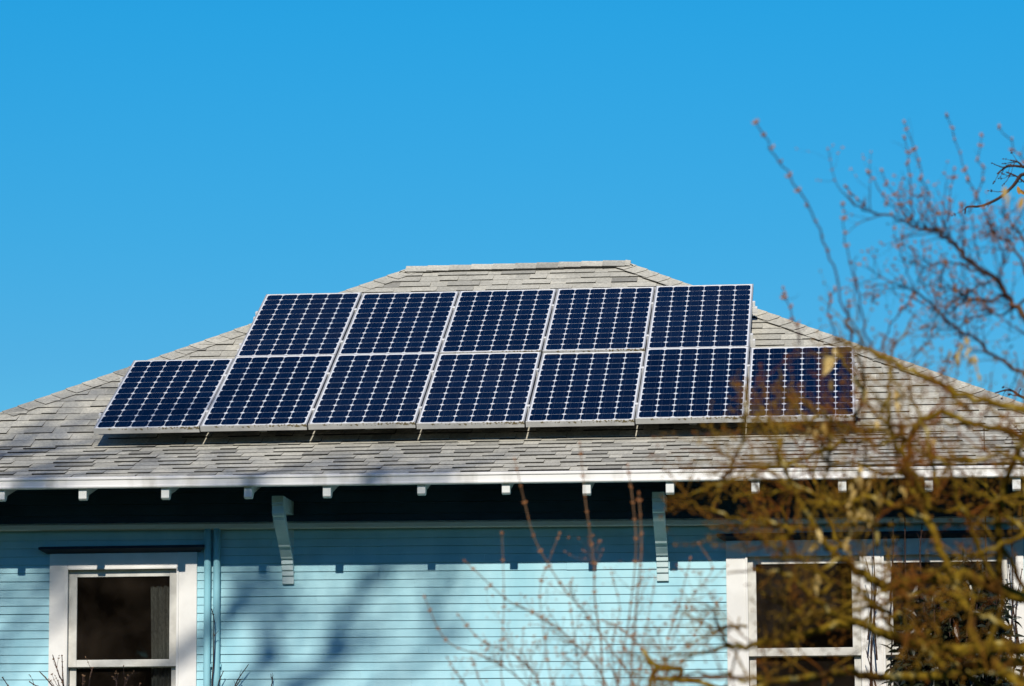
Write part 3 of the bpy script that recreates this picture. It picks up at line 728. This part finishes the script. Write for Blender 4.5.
# upright shoots and the upper limb against the sky
LOW_LIMB, LOW_TWIG = T.limb, T.twig; T.limb, T.twig = MB(), MB(); T.bud = T.twig
limb([(851,345),(851,331),(844,309),(833,267),(820,230),(799,192),(777,156),(757,124)], 2.6, 1.2, 8.0, 8.3, 0, 0, mb=T.twig)
limb([(875,355),(865,330),(859,296),(852,270),(846,241),(843,206)], 2.2, .9, 8.0, 8.4, 0, 0, mb=T.twig)
limb([(857,320),(856,296),(854,272),(855,255)], 1.5, .8, 8.2, 8.4, 0, 0, mb=T.twig)
limb([(915,290),(905,261),(899,248),(892,216)], 1.4, .8, 8.4, 8.4, 0, 0, mb=T.twig)
K, KRd = limb([(1100,440),(1050,370),(1020,312),(1007,297),(995,279),(979,270),(965,256),(953,244),(941,233),(928,228),(920,229),(905,221),(891,217),(867,209),(854,203),(846,192)], 7.5, 1.2, 8.6, 8.8, 22, 55, 1, 1.9, .03)
limb([(1080,420),(1030,376),(999,359),(974,339),(949,322),(930,305),(915,293),(895,283),(870,268)], 5, 1.0, 8.6, 8.9, 20, 50)
limb([(1024,300),(1000,315),(975,318),(950,330),(925,325)], 3, 1.0, 8.7, 8.7, 10, 45)
limb([(1007,297),(980,300),(955,290),(935,285),(915,280)], 3, .9, 8.8, 8.7, 12, 42)
limb([(995,279),(975,290),(960,305),(945,312)], 2.5, .9, 8.8, 8.8, 9, 40)
limb([(1050,330),(1020,260),(1005,240),(990,232)], 4, 1.2, 8.7, 8.7, 10, 42)
limb([(979,270),(950,262),(925,265),(908,262)], 2.4, .9, 8.8, 8.9, 9, 38)
limb([(1060,300),(1030,250),(1012,225),(1000,210)], 4, 1.2, 8.9, 8.9, 8, 38)
for path in ([(935,232),(928,197),(918,161),(906,121)], [(1005,262),(988,219),(974,188),(963,163),(949,119)], [(1040,190),(1020,156),(1000,127)], [(968,215),(977,195),(981,177),(981,137)], [(915,220),(911,188),(905,140)],
             [(945,235),(949,205),(954,172)], [(920,229),(907,212),(881,174)], [(905,221),(888,202),(868,172)], [(867,209),(858,200),(846,186)], [(1000,290),(1003,262),(1008,232),(1003,200)], [(965,256),(963,235),(960,205)], [(953,244),(945,225),(930,205),(915,195)], [(852,350),(849,325),(850,300)], [(880,352),(892,325),(912,300),(918,290)], [(905,367),(925,345),(934,325)], [(960,395),(942,374),(953,362),(956,352),(965,334)], [(800,345),(790,310),(782,290)], [(835,340),(830,310),(835,290)]):
    pts, rad = limb(path, 1.9, .9, 8.7, 8.9, 2, 22, 0, 0, mb=T.twig, n=5)
    T.buds(pts, 13*PXM, 3.6*PXM, .1)
for path in ([(757,124),(777,156),(799,192),(820,230),(833,267)], [(843,206),(846,241),(852,270),(859,296)], [(892,216),(899,248),(905,261)]):
    T.buds(smooth_path(px(path[::-1], 8.3), 5), 12*PXM, 3.4*PXM, 0)
for (x, y, n_, sz) in ((957,352,7,13),(972,356,4,10),(1018,195,3,13),(828,362,2,26),(838,352,2,12),(858,378,2,20),(830,388,1,16),(815,435,3,14),(818,430,2,12),(853,487,3,13),(862,485,3,13),(885,497,3,14),(898,488,2,14),(855,505,3,14),(860,515,4,13),(875,520,3,13),(812,540,3,16),(850,540,2,14),(845,545,2,13),(812,580,2,16),(880,430,3,12),(925,447,4,12),(895,395,3,13),(893,405,3,13),(773,426,3,13),(975,360,2,10),(982,373,2,10),(700,445,2,8),(860,470,3,12)):
    T.leafs(at(x, y-sz*.4, 8.0), n_, sz*.85*PXM, 4.5*PXM)
UP_LIMB, UP_TWIG = T.limb, T.twig; T.limb, T.twig, T.bud = LOW_LIMB, LOW_TWIG, LOW_TWIG
# trunk outside the frame, down to the ground
base = at(1150, 700, 8.6); tb = Vector((base.x+.25, base.y+.15, GZ-.1))
tree = empty('mossy_tree', (tb.x, tb.y, GZ))
tag(tree, 'bare mossy tree in the right foreground with crooked limbs and a few dry leaves', 'tree')
def TP(o, root): o.parent = root; o.matrix_parent_inverse = Matrix.Translation(-Vector(root.location)); return o
tm = MB(); tm.tube([tb, tb.lerp(base, .35)+Vector((.05, 0, 0)), tb.lerp(base, .7)+Vector((.02, .03, 0)), base], [.17, .13, .11, .085], 12)
up2 = at(1100, 440, 8.6); tm.tube([base, base.lerp(up2, .5)+Vector((.04, 0, 0)), up2, at(1085, 420, 8.4)], [.07, .05, .035, .03], 9)
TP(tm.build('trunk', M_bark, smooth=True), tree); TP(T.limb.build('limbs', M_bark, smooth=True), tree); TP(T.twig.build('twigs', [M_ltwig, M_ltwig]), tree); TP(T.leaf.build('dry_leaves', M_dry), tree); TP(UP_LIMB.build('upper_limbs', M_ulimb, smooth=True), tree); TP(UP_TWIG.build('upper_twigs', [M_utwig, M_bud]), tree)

T = Plant(19); PXS = 17.0/FPX
for path, r0 in (([(1150,420),(1090,260),(1040,190),(1024,174),(1013,186),(999,198),(981,206),(967,207),(965,214)], 3.0), ([(1090,260),(1040,170),(1024,167),(1009,166),(1002,170),(997,174)], 2.2), ([(1024,168),(1018,162),(1010,160)], 1.0), ([(1150,420),(1060,410),(1024,398),(1010,390),(995,393)], 2.4), ([(1040,190),(1026,183),(1016,176),(1006,172)], 1.2), ([(1060,410),(1030,432),(1010,436)], 1.4), ([(1150,500),(1060,480),(1030,470),(1015,455)], 2.0)):
    pts = smooth_path(px(path, 17.0), 4); rad = T.grow(pts, r0*PXS, .7*PXS, T.twig, 5); T.sprout(pts, rad, 5, 14*PXS, .7*PXS, 0, .0, .8, 1.6*PXS, .4, .95, None, 6*PXS)
T.leafs(at(1019, 189, 17), 2, 9*PXS, 1.5*PXS)
b0, t0 = at(1150, 420, 17.0), at(1150, 500, 17.0); sb = Vector((b0.x+.1, b0.y, GZ))
T.limb.tube([Vector((sb.x, sb.y, GZ-.05)), t0.lerp(sb, .5), t0, b0], [.06, .05, .03, .018], 8)
sap = empty('bare_sapling', sb); tag(sap, 'bare dark sapling whose crooked twig tips enter at the right edge', 'tree')
def TP2(o, root): o.parent = root; o.matrix_parent_inverse = Matrix.Translation(-Vector(root.location)); return o
TP2(T.limb.build('trunk', M_dtwig, smooth=True), sap); TP2(T.twig.build('twigs', [M_dtwig, M_utwig]), sap); TP2(T.leaf.build('dry_leaves', M_orange), sap)

# --- young shrub with upright budding shoots in front of the wall
T2 = T; T = Plant(23); PXM = 9.5/FPX; D1 = 9.5
def shoot(path, r0=1.8, r1=.8, d=D1, kids=5, ln=40, bud=2.6, m=None, tm=1.0):
    r0 *= .5; r1 *= .55
    pts = smooth_path(px(path[::-1], d, d+.2), 5); rad = T.grow(pts, r0*PXM, r1*PXM, m or T.twig, 5)
    if kids: T.sprout(pts, rad, int(kids*1.7), ln*PXM*.85, .55*PXM, 1, .05, .8, 1.7*PXM, .1, .66, None, 12*PXM)
    T.buds(pts, 14*PXM, bud*PXM, .05)
root_px = (640, 1250)
shoot([(515,461),(525,504),(534,537),(547,562),(565,590),(590,619),(615,655),(640,700),(645,800)], kids=8)
shoot([(580,445),(585,497),(590,533),(594,565),(595,601),(601,641),(606,700),(640,800)], 2.2)
shoot([(628,467),(633,504),(636,551),(629,619),(618,700),(640,800)], 1.9, d=9.3)
shoot([(639,495),(641,530),(641,558),(636,610),(632,686),(645,800)], 2.4, d=8.9)
shoot([(466,562),(506,599),(522,607),(554,625),(586,655),(606,684),(640,780)], 2.2, kids=10)
shoot([(425,598),(439,630),(454,646),(486,657),(507,669),(540,700),(630,800)], 1.5, kids=7)
shoot([(459,616),(482,641),(515,655),(534,673),(550,700),(635,800)], 1.7, kids=9)
shoot([(502,535),(504,598),(503,641),(510,700),(600,790)], 1.1, .7, kids=2)
shoot([(559,535),(550,558),(540,590),(545,640),(560,700),(630,800)], 1.1, .7, kids=5)
shoot([(448,659),(464,684),(490,720),(620,820)], 1.4, kids=3)
shoot([(472,660),(485,690),(520,730),(630,820)], 1.3, kids=3)
shoot([(604,621),(626,633),(647,657),(655,700),(650,800)], 2.4, 1.2, kids=5)
shoot([(690,560),(680,600),(668,640),(660,700),(650,800)], 1.3, .8, kids=7)
shoot([(720,600),(700,625),(685,655),(668,700),(650,800)], 1.3, .8, kids=6)
shoot([(700,545),(712,570),(690,600),(670,650),(660,720)], 1.2, .7, kids=5, d=9.2)
shoot([(612,575),(620,610),(612,650),(620,700),(640,800)], 1.0, .7, kids=5)
shoot([(570,605),(575,640),(585,690),(630,800)], 1.0, .7, kids=5)
shoot([(655,580),(648,620),(640,660),(640,720),(645,800)], 1.1, .7, kids=5)
for path in ([(683,669),(658,666),(647,657)], [(676,682),(683,669)], [(647,657),(643,650)], [(658,666),(650,682),(655,700)], [(720,690),(700,682),(676,680),(652,678)]):
    T.grow(smooth_path(px(path, 9.0), 4), 2.6*PXM, 2.0*PXM, T.limb, 6)
bs = at(645, 800, 9.5)
shrub = empty('budding_shrub', (bs.x, bs.y, GZ)); tag(shrub, 'slender bare shrub with upright reddish budding shoots before the blue wall', 'shrub')
for k in range(7):
    e_ = at(640+k*2, 800, 9.4); T.limb.tube([Vector((bs.x+random.uniform(-.1, .1), bs.y+random.uniform(-.1, .1), GZ-.05)), e_.lerp(bs, .4)-Vector((0, 0, .5)), e_], [.012, .009, .006], 6)
TP(T.limb.build('stems', M_bark, smooth=True), shrub); TP(T.twig.build('twigs', [M_twig, M_bud]), shrub)

# --- low twiggy shrub close to the left window, and the thin vine up the conduit
T = Plant(31); DW = 24.0; PXM = DW/FPX
for path in ([(53,656),(59,675),(64,690),(70,760)], [(62,656),(64,690),(72,760)], [(40,672),(50,683),(60,700),(74,760)], [(92.5,668),(89,686),(84,760)], [(113,677),(116,690),(100,760)], [(58,681),(62,700),(70,760)],
             [(30,682),(50,700),(70,770)], [(3,678),(30,720),(60,780)], [(128,676),(120,700),(98,760)], [(83,676),(82,720),(80,780)], [(140,684),(125,720),(100,790)]):
    pts = smooth_path(px(path[::-1], DW-.3, DW), 5); rad = T.grow(pts, 1.1*PXM, .45*PXM, T.twig, 5); T.sprout(pts, rad, 3, 14*PXM, .5*PXM, 0, .1, .5, 1.2*PXM, .3, .95, None, 5*PXM); T.buds(pts, 4*PXM, 1.2*PXM, .4)
bs = at(85, 790, DW); s2 = empty('twiggy_shrub', (bs.x, bs.y, GZ)); tag(s2, 'low bare shrub whose thin twig tips rise before the left window', 'shrub')
for k in range(6): T.twig.tube([Vector((bs.x+random.uniform(-.15, .15), bs.y, GZ-.05)), at(65+k*8, 765, DW)], [.014, .008], 5)
TP(T.twig.build('twigs', [M_dtwig, M_twig]), s2)
T = Plant(37); DW = 24.68; PXM = DW/FPX
for path in ([(212,610),(214,622),(213.5,662),(212,690),(213,760),(214,1000)], [(223,672),(218,686),(214,720),(214,800)], [(248,665),(235,686),(222,730),(216,800)], [(271,675),(270,690),(240,760),(218,850)], [(240,680),(232,700),(218,780)]):
    pts = smooth_path(px(path[::-1], DW-.02, DW-.02), 5); rad = T.grow(pts, 1.2*PXM, .4*PXM, T.twig, 5); T.sprout(pts, rad, 5, 7*PXM, .5*PXM, 0, .1, .5, 0, .4, .95); T.buds(pts, 5*PXM, 1.0*PXM, .4)
bs = at(214, 1000, DW); s3 = empty('bare_vine', (bs.x, bs.y, GZ)); tag(s3, 'thin bare vine climbing between the twin blue pipes beside the window', 'vine')
T.twig.tube([Vector((bs.x, bs.y, GZ-.05)), bs], [.012, .010], 5)
TP(T.twig.build('twigs', [M_dtwig, M_dtwig]), s3)

# --- evergreen shrub and wiry stems against the right-hand window
T = Plant(41); DW = 23.55; PXM = DW/FPX
bs = at(965, 800, DW); s4 = empty('evergreen_shrub', (bs.x, bs.y, GZ)); tag(s4, 'dark glossy evergreen shrub crowding the right end of the double window', 'shrub')
stems = []
for k in range(80):
    x1 = T.r.uniform(900, 1012); ytop = {0: 640}.get(0)
    ytop = 690-112*max(0, 1-abs(x1-960)/70)**.6+T.r.uniform(-22, 40)
    a_ = Vector((bs.x+T.r.uniform(-.35, .35), bs.y+T.r.uniform(-.2, .2), GZ)); b_ = at(x1, ytop, DW+T.r.uniform(-.35, .35))
    m_ = a_.lerp(b_, .55)+Vector((T.r.gauss(0, .12), T.r.gauss(0, .12), .1))
    pts = smooth_path([a_, m_, b_], 10); T.grow(pts, .012, .004, T.limb, 5)
    for i in range(7, len(pts)):
        if pts[i].z < -2.6: continue
        for q in range(8):
            d = Vector((T.r.gauss(0, 1), T.r.gauss(0, 1), T.r.gauss(.1, .7)))
            T.leaf.leaf(pts[i]+Vector((T.r.gauss(0, .05), T.r.gauss(0, .06), T.r.gauss(0, .05))), d, Vector((T.r.gauss(0, .5), T.r.gauss(-.3, .5), 1)), T.r.uniform(.07, .13), T.r.uniform(.028, .05), 0, .3)
TP(T.limb.build('stems', M_dtwig), s4); TP(T.leaf.build('leaves', M_ever), s4)
T = Plant(43); DW = 24.1; PXM = DW/FPX
for path in ([(872,505),(873,540),(875,600),(871,650),(873,700)], [(893,520),(893,560),(890,600)], [(905,495),(905,540),(906,600)], [(984,430),(985,480),(986,550),(988,600)], [(1013,500),(1012,550),(1013,600),(1010,650)], [(1008,560),(1012,600),(1020,650)], [(922,525),(920,560),(925,620)], [(866,560),(872,590),(868,640)], [(878,580),(874,610),(877,660)], [(866,650),(872,672),(880,700)], [(1018,590),(1008,600),(990,606)], [(1022,570),(1016,610),(1018,660)],
             [(905,595),(912,612),(915,618)], [(921,590),(924,610),(926,630)], [(945,640),(955,620),(963,612)]):
    pts = smooth_path(px(path[::-1], DW, DW), 5); rad = T.grow(pts, 1.0*PXM, .4*PXM, T.twig, 5); T.sprout(pts, rad, 6, 12*PXM, .45*PXM, 0, .1, .5, 0, .0, .95); T.buds(pts, 5*PXM, 1.1*PXM, 0)
for x in (870, 890, 912, 985, 1010): T.twig.tube([Vector((at(x, 690, DW).x, at(x, 690, DW).y, GZ-.05)), at(x, 700, DW), at(x+2, 640, DW)], [.012, .008, .005], 5)
bs = at(940, 800, DW); s5 = empty('wiry_climber', (bs.x, bs.y, GZ)); tag(s5, 'wiry bare climber with thin upright stems in front of the double window', 'climber')
TP(T.twig.build('stems', [M_dtwig, M_dtwig]), s5)

# --- bare shade tree to the left of the view: only its shadow falls on the house
T = Plant(59)
tx, ty = -3.0, -18.0
st = empty('bare_shade_tree', (tx, ty, GZ)); tag(st, 'tall bare tree left of the view whose branch shadows fall across the wall', 'tree')
trunk = smooth_path([Vector((tx, ty, GZ-.1)), Vector((tx+.2, ty, 2)), Vector((tx+.5, ty+.1, 7)), Vector((tx+1.0, ty, 12)), Vector((tx+1.3, ty, 16)), Vector((tx+1.5, ty, 19))], 6)
rad = T.grow(trunk, .30, .05, T.limb, 12)
for i, (z0, dx, dz, ln, r) in enumerate(((4.5, 1.0, .85, 5.5, .085), (5.6, .8, .9, 5.5, .085), (6.4, 1.0, .55, 4.8, .06), (7.0, .9, .9, 4.5, .065), (8.2, 1, .7, 4.2, .06), (9.0, .9, .8, 3.8, .055), (9.8, 1, .5, 3.4, .05), (10.8, .7, .8, 3.2, .05), (5.0, -1, .6, 5, .08), (7.5, -1, .6, 4, .06), (9.5, -.8, .8, 3.5, .05), (11.5, .8, .9, 2.6, .04), (6.0, .9, 1.0, 5, .06), (7.4, 1, .8, 4.6, .055), (8.6, .85, 1.0, 3.8, .05), (5.2, 1, 1.0, 5.2, .06), (6.8, .7, 1.1, 4.4, .05))):
    k = min(range(len(trunk)), key=lambda q: abs(trunk[q].z-z0-4))
    d = Vector((dx, T.r.uniform(-.35, .35), dz)).normalized()
    r *= .62; p = T.wander(trunk[k], d, ln, 14, .07, .02); rd = T.grow(p, r, r*.25, T.limb, 7)
    T.sprout(p, rd, 7, 1.4, .018, 2, .06, .8, 0, .15, 1.0, T.twig)
def above(x, y, yy):
    "point of the tree on the sun ray that lands on the wall at a photo pixel"
    d = (at(x, y, 1)-CAM); q = CAM+d*((.142-CAM.y)/d.y); return q+SUNV*((yy-q.y)/SUNV.y)
for path, r, z0 in (([(300,690),(325,650),(345,617),(362,592),(385,560),(400,520)], .085, 4.6), ([(205,640),(222,615),(238,598),(258,572),(275,540)], .075, 5.2), ([(236,692),(255,665),(272,643),(290,610)], .06, 4.4), 
                    ([(0,650),(22,618),(42,590),(58,560)], .04, 5.4), ([(410,670),(425,630),(440,590),(450,550)], .035, 4.2), ([(330,660),(350,648),(372,640)], .03, 5.0), ([(40,640),(62,625),(80,600)], .025, 5.0)):
    pts = smooth_path([trunk[min(range(len(trunk)), key=lambda q: abs(trunk[q].z-z0-3.4))]]+[above(x, y, -17.5+T.r.uniform(-.6, .6)) for x, y in path], 4)
    rd = T.grow(pts, r*.78, r*.36, T.limb, 7); T.sprout(pts, rd, 12, 1.1, .02, 1, .06, .8, 0, .45, 1.0, T.twig)
TP(T.limb.build('trunk', M_copper, smooth=True), st); TP(T.twig.build('crown', M_copper), st)

# --- dark wood across the street, mirrored in the panes, enlarged to block low south sky
T = Plant(67); wd = MB()
for k in range(46):
    x = -40+(k%23)*4.0+T.r.uniform(-1, 1); y = -56-(k//23)*7+T.r.uniform(-2.5, 2.5); h = T.r.uniform(17, 24); b = T.r.uniform(4.2, 6.2)
    wd.tube([Vector((x, y, GZ)), Vector((x, y, GZ+h*.9))], [.25, .06], 6)
    for q in range(800):
        t = T.r.random()**.8; rr = b*(1-t)*math.sqrt(T.r.random())+.1; an = T.r.uniform(0, 6.283)
        p = Vector((x+rr*math.cos(an), y+rr*math.sin(an), GZ+.6+h*t))
        d = Vector((math.cos(an), math.sin(an), -.35)); sdv = Vector((-math.sin(an), math.cos(an), T.r.gauss(0, .3)))
        l = T.r.uniform(.8, 1.7)
        wd.add([p-sdv*l*.3, p+d*l, p+sdv*l*.3, p+Vector((0, 0, l*.25))], [(0,1,3), (1,2,3)])
o = wd.build('far_wood', M_wood); o['kind'] = 'stuff'; tag(o, 'dark evergreen wood on the far side, unseen but for pane reflections, enlarged to block low sky light', 'wood')
